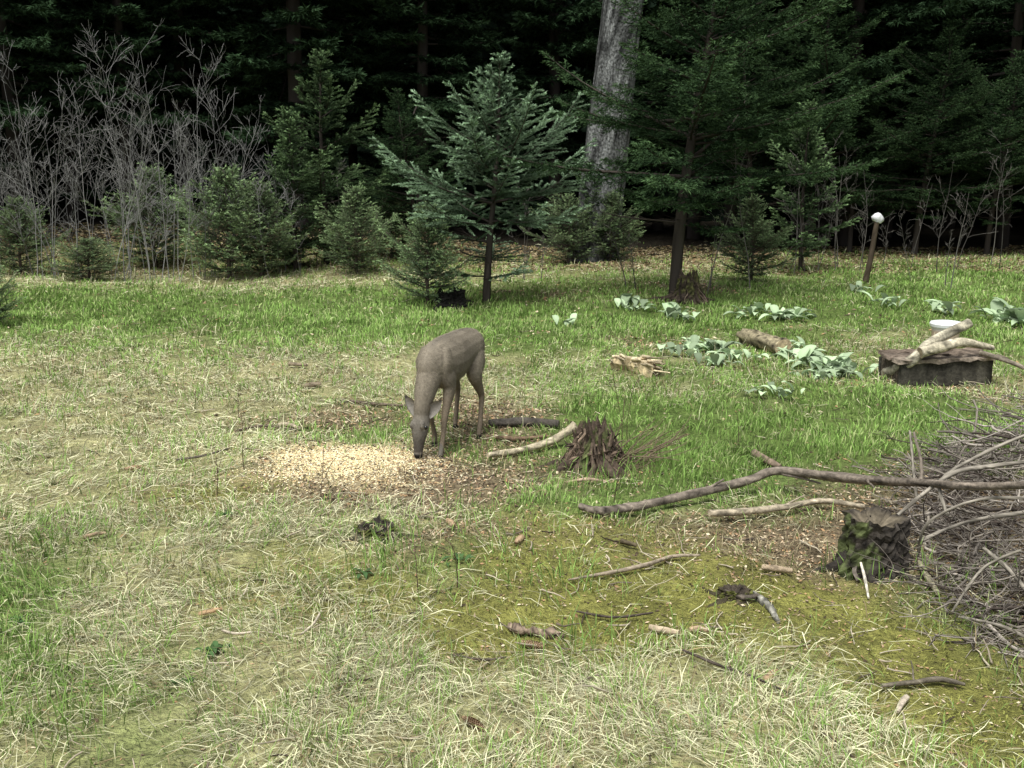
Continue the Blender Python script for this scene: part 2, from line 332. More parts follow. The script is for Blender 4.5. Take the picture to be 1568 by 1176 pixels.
def cone(name,px,py,az,L=.11,r=.0145):
    c=P(px,py,r+.008);b=B();d=np.array([math.cos(az),math.sin(az),0]);s=np.array([-d[1],d[0],0]);z=np.array([0,0,1.])
    t=np.linspace(0,1,12);pr=r*np.sin(np.clip(t*.93+.07,0,1)*math.pi)**.6*.8
    tube(b,[c+d*L*(q-.5) for q in t],pr,(.12,.07,.04),8,rough=.02)
    for i in range(22):
        tt=.03+.92*i/22;rr=r*math.sin(min(tt*.93+.07,1)*math.pi)**.6
        for k in range(9):
            an=(k+.5*(i%2))*2*math.pi/9;o=s*math.cos(an)+z*math.sin(an);tn=-s*math.sin(an)+z*math.cos(an)
            p=c+d*L*(tt-.5);w=rr*.38
            V=[p+o*rr*.75,p+o*rr+tn*w+d*L*.03,p+o*rr*1.12+d*L*.065,p+o*rr-tn*w+d*L*.03]
            b.add(V,[(0,1,2),(0,2,3)],np.array([.38,.27,.17])*R0.uniform(.6,1.3))
    b.obj(name,[M_litter])
for px,py,az in [(815,987,-.4),(725,1107,-.8),(795,826,1.2),(205,716,.5),(1180,1035,.9),(690,800,2.),(560,755,.3)]: cone("spruce_cone",px,py,az)
# ------------------------------------------------------------------ stumps
def stump(name,px,py,r,h,jag,col,flare=.6,moss=None,nroots=6,rootL=.3,m=None,seed=1,spikes=0,top=None,cone_=0.,buttress=0,mossdir=None,mossth=.5,bw=1.):
    rg=np.random.default_rng(seed);c=P(px,py);b=B();NA=48
    an=np.arange(NA)*2*math.pi/NA;lob=1+.12*np.sin(an*5+seed)+.08*np.sin(an*9+1)+.05*rg.normal(size=NA)
    jt=1+jag*(vn(an*1.9,an*0,seed)-.5)*2+jag*.5*rg.normal(size=NA)
    jt[-1]=jt[0];rings=[];cols=[]
    zz=np.linspace(-.08,1,14)
    for q in zz:
        rr=r*lob*(1-cone_*max(q,0))*(1+flare*math.exp(-max(q,0)*4.5))*(1+.06*rg.normal(size=NA))
        if q<=.3: hz=h*q*np.ones(NA)
        else: hz=h*(.3+(q-.3)*jt)
        rings.append(np.stack([c[0]+rr*np.cos(an),c[1]+rr*np.sin(an),c[2]+hz],1))
        cc=np.tile(np.array(col),(NA,1))*(1+.35*rg.normal(size=(NA,1)))
        if moss is not None:
            f_=vn(an*3,an*0+q*6,seed+9)
            if mossdir is not None: f_=f_*.6+.5*np.cos(an-mossdir)
            mk=(f_>mossth)[:,None];cc=np.where(mk,np.array(moss)*(1+.3*rg.normal(size=(NA,1))),cc)
        cols.append(cc)
    tz=h*(.3+.7*jt)
    for s_,dz in ((.8,.03),(.45,.35 if jag>.15 else .06),(.0,.4 if jag>.15 else .06)):
        rr=r*(1-cone_)*lob*s_;rings.append(np.stack([c[0]+rr*np.cos(an),c[1]+rr*np.sin(an),c[2]+(tz*s_+h*.8*(1-s_))-dz*h],1))
        tc=np.array(top if top is not None else col);cols.append(np.tile(tc,(NA,1))*(1+.2*rg.normal(size=(NA,1))))
    V=np.concatenate(rings);f=[]
    for i in range(len(rings)-1):
        for k in range(NA):
            k2=(k+1)%NA;q=i*NA;f+=[(q+k,q+k2,q+NA+k2),(q+k,q+NA+k2,q+NA+k)]
    b.add(V,f,np.concatenate(cols),0,False)
    for k in range(nroots):
        a=k*6.283/nroots+rg.uniform(-.3,.3);L=rootL*rg.uniform(.6,1.3);pts=[]
        for t in np.linspace(0,1,7):
            aa=a+.35*math.sin(t*3+k)*t;x=c[0]+math.cos(aa)*(r*.8+L*t);y=c[1]+math.sin(aa)*(r*.8+L*t)
            pts.append((x,y,float(height(x,y))+h*.28*(1-t)**2.5-.006))
        tube(b,pts,np.linspace(r*.28,.008,7),col,7,rough=.15,rng=rg)
    for k in range(buttress):
        a=rg.uniform(0,6.283);w=rg.uniform(.004,.02)*bw;zt=h*rg.uniform(.4,1.05);pts=[];bend=rg.normal(0,.5);r0_=rg.uniform(.25,.9);rend=rg.uniform(.9,1.85)
        for t in np.linspace(0,1,6):
            rr=r*(r0_+(rend-r0_)*t**1.4)+rg.normal(0,.008);aa=a+bend*t+rg.normal(0,.08)
            pts.append((c[0]+rr*math.cos(aa),c[1]+rr*math.sin(aa),c[2]+zt*(1-t**1.3)))
        tube(b,pts,np.linspace(w*.6,w,6),np.array(col)*rg.choice([.5,1.,1.6,3.],p=[.3,.3,.25,.15]),6,n=12,rough=.25,rng=rg,smooth=False)
    for k in range(spikes):
        a=rg.uniform(0,6.283);rr=r*rg.uniform(.1,1.0);q=rg.uniform(.2,.8)
        p=np.array([c[0]+rr*math.cos(a),c[1]+rr*math.sin(a),c[2]+h*q*.8]);d=unit(np.array([math.cos(a)*.4,math.sin(a)*.4,.8])+rg.normal(0,.4,3))
        if rg.random()<.4:d=unit(np.array([math.cos(a),math.sin(a),.2])+rg.normal(0,.4,3))
        L=h*rg.uniform(.12,.42);w=rg.uniform(.003,.012)
        tube(b,[p,p+d*L*.5,p+d*L],[w,w*.7,.002],np.array(col)*rg.uniform(.5,2.8),5,rough=.3,rng=rg,smooth=False)
    return b.obj(name,[m or M_wood])
stump("uprooted_tree_stump",908,716,.125,.26,.28,(.075,.055,.04),.5,(.09,.1,.04),9,.3,seed=6,spikes=170,cone_=.4,buttress=100,bw=.75)
stump("mossy_tree_stump",1336,868,.125,.24,.05,(.04,.034,.028),.3,(.075,.09,.035),6,.14,seed=8,spikes=0,top=(.12,.1,.07),mossdir=3.3,mossth=.66,buttress=12,bw=.6)
stump("low_mossy_stump",574,822,.085,.06,.3,(.05,.045,.03),.5,(.12,.14,.04),5,.12,m=M_moss,seed=12,spikes=5,top=(.03,.025,.02))
stump("low_mossy_stump",1125,915,.06,.04,.3,(.06,.05,.03),.5,(.14,.15,.04),5,.12,m=M_moss,seed=14,top=(.05,.04,.03))
stump("rotten_tree_stump",1052,462,.16,.33,.3,(.06,.045,.033),.5,(.08,.08,.03),6,.4,seed=21,spikes=40,buttress=30,cone_=.3)
stump("rotten_tree_stump",690,468,.16,.16,.4,(.012,.011,.009),.5,None,6,.3,seed=25,spikes=6)
b=B();c=P(930,712)
for i in range(50):
    a=R0.uniform(-1.0,.8);stick(b,c+np.array([R0.uniform(-.02,.3),R0.uniform(-.12,.1),R0.uniform(0,.1)]),R0.uniform(.12,.40),R0.uniform(.002,.004),a,R0.uniform(-.1,.9),.18,(.19,.145,.1),sides=4)
b.obj("dead_root_twigs",[M_twig])
# ------------------------------------------------------------------ brush pile
b=B();rg=np.random.default_rng(5)
yy_=np.array([3.9,4.4,5.0,5.6,6.2,6.8]);xe=np.array([1.74,1.84,1.99,2.12,2.38,2.75])
for i in range(900):
    y=rg.uniform(3.8,6.7);e0=float(np.interp(y,yy_,xe));x=e0+abs(rg.normal(0,.5))
    z=float(height(x,y))+rg.random()**1.3*(.04+.40*sm((x-e0)/.7)*sm((y-3.8)/1.2))
    az=rg.choice([rg.normal(3.4,.5),rg.normal(4.1,.5),rg.normal(.5,.5),rg.uniform(0,6.28),rg.uniform(0,6.28)])
    r=rg.choice([.0025,.0035,.0045,.006,.01],p=[.28,.32,.23,.11,.06]);cl_=np.array([(.2,.175,.15),(.3,.265,.22),(.08,.065,.055),(.46,.41,.35)][rg.choice(4,p=[.35,.25,.27,.13])])*.85
    pts=stick(b,(x,y,z),rg.uniform(.15,.5),r,az,rg.uniform(-.2,.24),.30,cl_,rng=rg,sides=4,n=7)
    for j in range(2):
        k=rg.integers(1,6);stick(b,pts[k],rg.uniform(.06,.24),max(r*.45,.0018),az+rg.choice([-1,1])*rg.uniform(.4,.9),rg.uniform(-.1,.7),.18,cl_,rng=rg,sides=3,n=5)
for pp,r,hh in [([(1590,660),(1500,690),(1440,740),(1455,790)],.008,[.5,.42,.33,.25]),([(1568,850),(1510,870),(1480,900),(1462,935)],.006,[.3,.2,.12,.04]),([(1600,700),(1520,715),(1450,740),(1380,790)],.010,[.45,.4,.33,.2]),([(1600,930),(1550,880),(1505,840)],.008,[.1,.14,.2]),([(1395,665),(1400,720),(1408,770)],.007,[.45,.3,.15]),([(1570,780),(1480,800),(1400,830)],.009,[.3,.2,.1]),([(1600,760),(1500,770),(1420,800),(1400,850)],.007,[.4,.35,.25,.05]),([(1600,1010),(1530,960),(1470,940)],.006,[.1,.1,.04])]:
    tube(b,[P(a,e,h)+rg.normal(0,.015,3) for (a,e),h in zip(pp,hh)],r,(.25,.225,.185),7,n=24,rough=.2,colvar=.35)
b.obj("brush_pile",[M_litter])
# ------------------------------------------------------------------ cut logs
b=B();a=P(1140,530);e=P(1200,546);a[2]+=.08;e[2]+=.085;t=np.linspace(0,1,18)[:,None]
tube(b,a*(1-t)+e*t,.085*(1+.06*np.sin(np.linspace(0,7,18))),(.22,.19,.12),18,rough=.12,colvar=.5,endcol=(.4,.31,.2));b.obj("cut_log",[M_wood])
b=B();rg=np.random.default_rng(3)
a=P(943,556,.05);e=P(1005,568,.05)
tube(b,[a,(a+e)/2,e],[.055,.09,.075],(.42,.34,.2),9,n=14,rough=.28,endcol=(.12,.08,.05),smooth=False,flat=np.full(14,.06))
for i in range(34):
    p=a+(e-a)*rg.random()+rg.normal(0,.03,3)+np.array([0,0,.05]);stick(b,p,rg.uniform(.08,.28),rg.uniform(.006,.02),math.atan2(*(e-a)[[1,0]])+rg.normal(0,.3),.02,.05,np.array([.55,.46,.3])*rg.uniform(.4,1.2),rng=rg,n=4)
b.obj("split_rotten_log",[M_wood])
# ------------------------------------------------------------------ feeding trough with logs
def board(b,c,sx,sy,sz,rz,col,rg,tilt=0.,mat=0):
    nx=14;V=[]
    for i in range(nx+1):
        xx=(i/nx-.5)*sx;j=rg.normal(0,.006,(4,3))
        for k,(yy,z) in enumerate(((-1,-1),(1,-1),(1,1),(-1,1))): V.append(np.array([xx,yy*sy/2,z*sz/2])+j[k])
    V=np.array(V);ct,st=math.cos(tilt),math.sin(tilt);V=np.stack([V[:,0]*ct-V[:,2]*st,V[:,1],V[:,0]*st+V[:,2]*ct],1)
    cr,sr=math.cos(rz),math.sin(rz);V=np.stack([V[:,0]*cr-V[:,1]*sr,V[:,0]*sr+V[:,1]*cr,V[:,2]],1)+c
    f=[(0,1,2),(0,2,3),(nx*4,nx*4+2,nx*4+1),(nx*4,nx*4+3,nx*4+2)]
    for i in range(nx):
        for k in range(4):
            k2=(k+1)%4;q=i*4;f+=[(q+k,q+4+k,q+4+k2),(q+k,q+4+k2,q+k2)]
    b.add(V,f,np.array(col)*(1+.3*rg.normal(size=(len(V),1))),mat)
tr=bpy.data.objects.new("feeding_trough",None);scene.collection.objects.link(tr)
rg=np.random.default_rng(2);l=P(1378,588);r_=P(1515,590);cc=(l+r_)/2;rz=math.atan2(r_[1]-l[1],r_[0]-l[0]);wd=np.linalg.norm(r_-l)
fw=np.array([math.cos(rz),math.sin(rz),0]);bk=np.array([-math.sin(rz),math.cos(rz),0])
b=B();DK=(.06,.055,.043)
board(b,cc+[0,0,.1],wd,.03,.19,rz,DK,rg);board(b,cc+bk*.34+[0,0,.1],wd,.03,.19,rz,DK,rg)
for s_ in(-1,1):board(b,cc+fw*s_*(wd/2-.02)+bk*.17+[0,0,.1],.30,.03,.185,rz+math.pi/2,(.1,.08,.06),rg)
board(b,cc+bk*.17+[0,0,.03],wd-.08,.3,.02,rz,DK,rg);b.obj("trough_box",[M_wood],tr)
b=B();board(b,cc+bk*.02+fw*.04+[0,0,.215],wd*1.18,.13,.03,rz,(.22,.18,.14),rg,.0);board(b,cc+bk*.19+fw*.0+[0,0,.222],wd*1.12,.15,.03,rz+.02,(.14,.11,.085),rg,.0)
board(b,cc+bk*.34+fw*.06+[0,0,.218],wd*1.1,.12,.03,rz-.03,(.17,.13,.1),rg);b.obj("lid_boards",[M_wood],tr)
b=B();tube(b,[P(1358,572,.06),P(1395,553,.2),P(1430,522,.34),P(1482,496,.38)],[.052,.048,.045,.042],(.34,.31,.23),12,n=20,rough=.1,colvar=.4,endcol=(.13,.1,.07))
tube(b,[P(1408,540,.29),P(1440,532,.33),P(1475,522,.36),P(1520,533,.3)],[.043,.043,.04,.022],(.38,.34,.25),12,n=20,rough=.1,colvar=.4,endcol=(.3,.24,.16))
tube(b,[P(1500,540,.27),P(1540,552,.25),P(1580,568,.2)],[.022,.02,.015],(.2,.17,.13),8,n=10)
b.obj("weighting_logs",[M_wood],tr)
c=P(1447,520);b=B()
prof=[(.0,.0),(.125,.0),(.135,.12),(.14,.17),(.155,.172),(.16,.2),(.15,.215),(.12,.22),(.0,.212)]
NA=28;an=np.arange(NA)*2*math.pi/NA;V=np.concatenate([np.stack([c[0]+r*np.cos(an),c[1]+r*np.sin(an),np.full(NA,c[2]+z)],1) for r,z in prof])
f=[]
for i in range(len(prof)-1):
    for k in range(NA):
        k2=(k+1)%NA;q=i*NA;f+=[(q+k,q+k2,q+NA+k2),(q+k,q+NA+k2,q+NA+k)]
C=np.tile(np.array([.78,.79,.8]),(len(V),1));C[NA:3*NA]=(.5,.38,.3);b.add(V,f,C,0,False);b.obj("white_plastic_bucket",[M_paint])
post=bpy.data.objects.new("salt_lick_post",None);scene.collection.objects.link(post)
bp=P(1324,435);b=B();tp=bp+np.array([.12,0,.92]);tube(b,[bp-[0,0,.05],bp+[.07,0,.45],tp],[.05,.042,.036],(.08,.062,.045),9,n=14,rough=.14,endcol=(.3,.24,.16));b.obj("stake",[M_bark],post)
b=B();tube(b,[tp+[.0,0,-.01],tp+[.01,0,.02],tp+[.01,0,.06],tp+[.02,0,.1],tp+[.03,0,.125]],[.05,.07,.072,.05,.02],(.8,.8,.82),10,rough=.18,colvar=.02);b.obj("salt_block",[M_paint],post)
# ------------------------------------------------------------------ broad-leaf plants
def leaf(b,p,az,el,L,Wd,col,rg):
    d=np.array([math.cos(az),math.sin(az),0]);s=np.array([-d[1],d[0],0]);sp=[np.array(p)];e=el
    for i in range(6): sp.append(sp[-1]+(d*math.cos(e)+np.array([0,0,math.sin(e)]))*L/6);e-=.22*rg.uniform(.6,1.6)
    w=np.array([.12,.55,.9,1,.85,.5,.03])*Wd/2;V=[]
    for i in range(7):
        V+=[sp[i]-s*w[i]+[0,0,w[i]*.35],sp[i],sp[i]+s*w[i]+[0,0,w[i]*.35]]
    f=[]
    for i in range(6):
        q=i*3
        for k in(0,1): f+=[(q+k,q+k+1,q+k+4),(q+k,q+k+4,q+k+3)]
    C=np.tile(col,(21,1));C[1::3]*=1.15;b.add(V,f,C,0,True)
def rosettes(name,spots,rg):
    b=B()
    for px,py,n,sz in spots:
        c=P(px,py)
        for k in range(int(n*1.8)):
            L=sz*rg.uniform(.4,.95);leaf(b,c+[rg.normal(0,.075),rg.normal(0,.075),.03],rg.uniform(0,6.28),rg.uniform(.4,1.4),L,L*rg.uniform(.34,.52),np.array([.42,.54,.33])*rg.uniform(.35,1.3)+.02,rg)
    return b.obj(name,[M_leaf])
rg=np.random.default_rng(9)
for sp in [[(1050,548,11,.22),(1075,540,13,.25),(1100,545,14,.27),(1095,562,12,.22),(1125,555,11,.22),(1060,532,8,.22)],
 [(1205,552,11,.22),(1235,560,14,.26),(1265,572,14,.26),(1245,580,10,.2),(1290,575,12,.23),(1225,540,9,.22),(1270,585,9,.17)],
 [(962,472,9,.34),(975,478,6,.26)],[(1035,490,9,.3),(1050,492,6,.26)],[(1145,486,5,.3),(1195,490,9,.3),(1225,490,5,.28),(1165,480,5,.27)],[(1185,608,9,.16),(1200,612,4,.12)],
 [(1320,450,6,.32),(1362,470,7,.3)],[(1545,492,12,.4),(1565,500,10,.36),(1530,495,7,.3)],[(1440,480,8,.32)],[(870,502,4,.2)]]:
    rosettes("foxglove_plant",sp,rg)
b=B()
for px,py in [(330,995),(275,1050),(330,1000),(345,790),(560,880),(700,862),(20,960)]:
    c=P(px,py)
    for k in range(9): leaf(b,c+[rg.normal(0,.02),rg.normal(0,.02),.01],rg.uniform(0,6.28),rg.uniform(.2,1.),rg.uniform(.03,.07),.02,np.array([.07,.13,.05])*rg.uniform(.7,1.3),rg)
b.obj("small_weeds",[M_leaf])
# ------------------------------------------------------------------ spruces
def spruce(name,seed,H,R,c0,peak,nl,nw,tsp,maxn,cin,ctip,tr,whorl,e_lo=-.15,e_hi=.9,nb=(5,8),sub=False,tgrey=(.1,.08,.065),bend=0.,lowsparse=0.,zmaxdense=None,lvar=.25,up=.16,tipexp=1.6,pexp=.9):
    rg=np.random.default_rng(seed);b=B()
    t=np.linspace(0,1,14);ph=rg.uniform(0,6.28)
    tx=bend*t**1.3+.015*H*np.sin(t*5+ph)*t;ty=.01*H*np.sin(t*4+ph+1)*t
    tube(b,np.stack([tx,ty,t*H-.05],1),tr*(1-t)**.8+.004,tgrey,8,rough=.06,rng=rg,mat=1)
    ctr=lambda z:np.array([np.interp(z/H,t,tx),np.interp(z/H,t,ty),z])
    P0=[];P1=[];O=[]
    z=c0
    while z<H*.985:
        tt=z/H
        if tt<peak: pr=R*(.6+.4*(z-c0)/(max(peak*H-c0,.01)));spars=lowsparse*(1-(z-c0)/(max(peak*H-c0,.01)))
        else: pr=R*((1-tt)/(1-peak))**pexp;spars=0
        wl=rg.uniform(1-lvar*.8,1+lvar*.6);nbr=rg.integers(*nb);a0=rg.uniform(0,6.28)
        for k in range(nbr):
            dead=rg.random()<spars
            az=a0+k*6.283/nbr+rg.normal(0,.3);L=(pr*wl*rg.uniform(1-lvar*1.4,1+lvar)+.05)*(.6 if dead else 1);e=e_lo+(e_hi-e_lo)*tt**1.6+rg.normal(0,.09)
            s=np.linspace(0,1,8);h=np.array([math.cos(az),math.sin(az)])
            dz=L*(math.sin(e)*s-.15*s*s*(1-tt)+up*s**3)
            az2=rg.normal(0,.12)*s**2*L
            pts=ctr(min(z+rg.normal(0,whorl*.1),H*.98))[None]+np.stack([h[0]*s*L*math.cos(e)-h[1]*az2,h[1]*s*L*math.cos(e)+h[0]*az2,dz],1)
            rr=max(.004,.011*L)*(1-s)**.8+.0015
            segs(b,pts[:-1],pts[1:],rr[:-1],rr[1:],tgrey,4,1)
            P0.append(pts[2:-1]);P1.append(pts[3:]);O.append(s[2:-1]*(0 if dead else 1)-(9 if dead else 0))
            st=np.arange(.14,1,tsp/L);m=len(st)
            for sd in(-1,1):
                sj=np.clip(st+rg.uniform(-.3,.3,m)*tsp/L,.08,.99)
                b0=np.stack([np.interp(sj,s,pts[:,i]) for i in range(3)],1)
                l=(np.minimum(.5*L,.75)*(1-sj)**.85+.06+.02*R)*rg.uniform(.6,1.2,m)*(.55+.45*np.minimum(sj*4,1))
                an=.85+rg.normal(0,.15,m);fw=np.array([h[0],h[1],math.sin(e)*.7]);sv=np.array([-h[1],h[0],0])*sd
                dd=fw[None]*np.cos(an)[:,None]+sv[None]*np.sin(an)[:,None];dd[:,2]+=rg.normal(0,.16,m)+.12*tt
                P0.append(b0);P1.append(b0+unit(dd)*l[:,None]);O.append(sj*(0 if dead else 1)-(9 if dead else 0))
        z+=whorl*rg.uniform(.7,1.3)*(1-.35*tt)*(1 if zmaxdense is None or z<zmaxdense else 2.2)
    P0=np.concatenate(P0);P1=np.concatenate(P1);O=np.concatenate(O)
    for q in np.linspace(.9,.99,4):
        P0=np.vstack([P0,[ctr(H*q)]]);P1=np.vstack([P1,[ctr(H*min(q+.03,1))]]);O=np.append(O,.9)
    dl=O<-4;segs(b,P0[dl],P1[dl],.003 if H<8 else .006,.001,tgrey,3,1)
    live=~dl;P0,P1,O=P0[live],P1[live],O[live]
    if H<4: segs(b,P0,P1,.0025,.001,tgrey,3,1)
    ln=np.linalg.norm(P1-P0,axis=1)
    if sub:
        A=[P0];D=[P1];OO=[O]
        for fr in(.3,.5,.7):
            for sd in(-1,1):
                q0=P0+(P1-P0)*fr;dv=unit(P1-P0);sv=np.cross(dv,[0,0,1.])*sd
                d2=unit(dv*.7+sv*.7+rg.normal(0,.18,dv.shape)-np.array([0,0,.15]));A.append(q0);D.append(q0+d2*(ln*.42*(1.1-fr))[:,None]);OO.append(O)
        P0=np.concatenate(A);P1=np.concatenate(D);O=np.concatenate(OO);ln=np.linalg.norm(P1-P0,axis=1)
    wt=ln.copy()
    if zmaxdense is not None: wt=np.where(P0[:,2]>zmaxdense,ln*.25,ln)
    cnt=rg.poisson(wt/wt.sum()*maxn);ii=np.repeat(np.arange(len(P0)),cnt);m=len(ii)
    uq=rg.random(m)[:,None];pos=P0[ii]+(P1-P0)[ii]*uq;ax=unit((P1-P0)[ii]);rv=rg.normal(size=(m,3));rv-=ax*(rv*ax).sum(1,keepdims=True);rv=unit(rv);rv[:,2]*=.7
    nd=unit(ax*.8+rv*.7);sc=np.ones(m)
    if zmaxdense is not None: sc=np.where(pos[:,2]>zmaxdense,2.2,1.)
    ll=nl*rg.uniform(.6,1.2,m)*sc;tip=pos+nd*ll[:,None];wv=unit(np.cross(nd,rg.normal(size=(m,3))))*(nw*sc*.5)[:,None]
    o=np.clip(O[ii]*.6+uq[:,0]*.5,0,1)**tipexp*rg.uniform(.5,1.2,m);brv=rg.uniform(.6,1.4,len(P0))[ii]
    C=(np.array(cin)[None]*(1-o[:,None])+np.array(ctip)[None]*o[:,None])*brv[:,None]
    if H>8:
        V=np.stack([pos-wv,pos+wv,tip],1);b.add(V,np.arange(m*3).reshape(-1,3),np.repeat(C,3,0),0)
    else:
        V=np.stack([pos-wv*.7,pos+wv*.7,tip-nd*ll[:,None]*.35+wv,tip],1)
        f=np.array([(0,1,2),(0,2,3)]);b.add(V,f[None]+(np.arange(m)*4)[:,None,None],np.repeat(C,4,0),0)
    return b.mesh(name,[M_needle,M_bark])
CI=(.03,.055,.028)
def place(name,me,px,py,sc=1,rz=0):
    c=P(px,py);return link(name,me,None,c,rz,sc)
DB=(.055,.047,.04)
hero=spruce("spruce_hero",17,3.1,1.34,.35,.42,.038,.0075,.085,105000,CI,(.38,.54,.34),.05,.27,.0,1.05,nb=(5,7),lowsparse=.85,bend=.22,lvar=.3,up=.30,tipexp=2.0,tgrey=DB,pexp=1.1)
place("spruce_tree",hero,745,464)
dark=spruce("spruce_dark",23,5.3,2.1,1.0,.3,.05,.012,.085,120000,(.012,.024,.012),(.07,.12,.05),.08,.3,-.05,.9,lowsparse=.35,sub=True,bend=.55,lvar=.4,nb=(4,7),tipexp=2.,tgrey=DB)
place("spruce_tree",dark,1032,455)
small=[spruce("spruce_small_%d"%i,40+i,1.15,.58,.08,.25,.034,.0075,.055,26000,CI,(.36,.50,.24),.022,.11,.3,1.1,lvar=.4,up=.25,tipexp=1.8) for i in range(3)]
place("young_spruce",small[0],655,464,1.02);place("young_spruce",small[1],546,418,1.1,1);place("young_spruce",small[2],445,405,(.9,.9,.5),2)
place("young_spruce",small[1],515,398,.8,4);place("young_spruce",small[2],135,398,(1,1,.55),1);place("young_spruce",small[0],600,395,.9,3);place("young_spruce",small[0],-14,500,.6,3)
place("young_spruce",small[2],870,405,1.0,5);place("young_spruce",small[1],935,400,1.0,2);place("young_spruce",small[0],350,392,1.4,1);place("young_spruce",small[2],30,390,1.0,1);place("young_spruce",small[1],1150,432,1.0,5);place("young_spruce",small[1],400,394,1.2,2)
place("young_spruce",small[1],238,414,(1.45,1.45,1.35),3.3)
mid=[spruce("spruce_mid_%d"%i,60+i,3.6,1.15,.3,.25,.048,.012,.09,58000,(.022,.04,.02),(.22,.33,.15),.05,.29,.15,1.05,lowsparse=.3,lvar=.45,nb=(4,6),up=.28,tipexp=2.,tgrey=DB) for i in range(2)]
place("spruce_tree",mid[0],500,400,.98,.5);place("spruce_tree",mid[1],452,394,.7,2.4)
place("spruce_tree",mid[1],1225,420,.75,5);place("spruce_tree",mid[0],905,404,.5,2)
big=[spruce("spruce_big_%d"%i,80+i,14,2.5+.2*i,.9+.5*i,.2,.12,.029,.17,80000,(.009,.018,.009),(.05,.09,.043),.15,.5,-.2,.7,nb=(4,7),sub=True,lowsparse=.6,zmaxdense=6.,tgrey=(.055,.047,.042),lvar=.4,tipexp=2.) for i in range(3)]  # shade of the deep forest is put into these low needle colours
fo=bpy.data.objects.new("spruce_forest",None);scene.collection.objects.link(fo)
rg=np.random.default_rng(33)
cnt=0
for row,yy in enumerate([22.8,25.6,28.6]):
    sp=2.8;xm=yy*.55+3
    for x in np.arange(-xm,xm,sp):
        xx=x+rg.uniform(-.9,.9)+(row%2)*sp/2;y2=yy+rg.uniform(-.9,.9)
        if row==0 and abs(xx-.084*22)<1.7:continue
        z=float(height(xx,y2))-.05
        link("forest_spruce",big[rg.integers(0,3)],fo,(xx,y2,z),rg.uniform(0,6.28),rg.uniform(.85,1.15));cnt+=1
for s_ in(-1,1):
    for yy in np.arange(13,22,3.):
        link("forest_spruce",big[rg.integers(0,3)],fo,(s_*(12.3+rg.uniform(-.5,1)),yy+rg.uniform(-1,1),-.05),rg.uniform(0,6.28),rg.uniform(.8,1.1))  # mostly unseen extra trees at the sides, added to block sky light
for px,py,s_ in [(640,376,.55),(1300,388,.62),(1400,390,.8),(1510,392,.7),(1240,386,1.0),(1150,386,.9)]:
    c=P(px,py);link("forest_edge_spruce",dark,fo,c,rg.uniform(0,6.28),s_)
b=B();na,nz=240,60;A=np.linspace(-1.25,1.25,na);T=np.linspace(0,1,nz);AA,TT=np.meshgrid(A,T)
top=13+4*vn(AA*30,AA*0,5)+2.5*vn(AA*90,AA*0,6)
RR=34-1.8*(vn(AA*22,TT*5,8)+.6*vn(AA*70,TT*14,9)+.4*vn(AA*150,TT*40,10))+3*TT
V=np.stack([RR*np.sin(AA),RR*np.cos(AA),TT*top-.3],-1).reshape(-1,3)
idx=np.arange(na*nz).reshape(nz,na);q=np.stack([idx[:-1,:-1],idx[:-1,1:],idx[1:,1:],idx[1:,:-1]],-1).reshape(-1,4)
C=np.array([.008,.014,.009])[None]*(.5+1.2*rg.random((na*nz,1)))  # solid wall standing in for deeper trees; their shade is in its dark colour
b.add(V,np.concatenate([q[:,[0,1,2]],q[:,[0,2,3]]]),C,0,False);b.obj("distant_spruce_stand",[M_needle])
c=P(925,398);b=B();t=np.linspace(0,1,60);rg=np.random.default_rng(6)
tube(b,np.stack([c[0]-.2+t*1.7,c[1]+t*0,c[2]-.1+t*17],1),.40*(1-t*.5)+.06*np.exp(-t*30),(.105,.108,.105),30,rough=.035,rng=rg,colvar=.55)
tk=b.obj("old_spruce_tree",[M_big])
cr=spruce("crown",99,11,3.,0.2,.15,.14,.035,.2,40000,(.012,.022,.012),(.035,.06,.03),.03,.6,-.25,.7,sub=True)
link("crown",cr,tk,(c[0]+.9,c[1],7.2))
# ------------------------------------------------------------------ bare shrubs
def shrub(b,rg,base,H,r,lean,col,kids=9,lvl=0,d=None,wob=.09):
    if d is None:d=unit(np.array([lean[0],lean[1],1.]))
    n=9 if lvl==0 else 5;p=np.array(base,float);A=[];D=[];ra=[];rb=[]
    for i in range(n):
        q=p+d*H/n;A.append(p);D.append(q);ra.append(r*(1-i/n*.85));rb.append(r*(1-(i+1)/n*.85))
        if lvl<2 and i>=(1 if lvl else 2):
            for _ in range(rg.poisson(kids/n*(1.3 if lvl==0 else 1))):
                sv=unit(rg.normal(size=3)*np.array([1,1,.35]));d2=unit(d*.8+sv*.7)
                shrub(b,rg,q,H*(.27 if lvl==0 else .45)*rg.uniform(.4,1.2)*(1.15-i/n*.6),r*(1-i/n*.8)*.45,None,col,6,lvl+1,d2,.16)
        p=q;d=unit(d+rg.normal(0,wob,3)+np.array([0,0,.05]))
    segs(b,np.array(A),np.array(D),np.maximum(ra,.0022),np.maximum(rb,.0016),np.array(col)*rg.uniform(.45,1.3),4 if lvl==0 else 3)
rg=np.random.default_rng(44)
def shrubs(name,lst,col,r,kids):
    for px,py,hh,n in lst:
        b=B();c=P(px,py)
        for k in range(n):
            shrub(b,rg,c+[rg.normal(0,.25),rg.normal(0,.25),-.03],hh*rg.uniform(.45,1.1),r*rg.uniform(.5,1.1),(rg.normal(0,.13),rg.normal(0,.13)),col,kids,0,None,.06)
        b.obj(name,[M_twig])
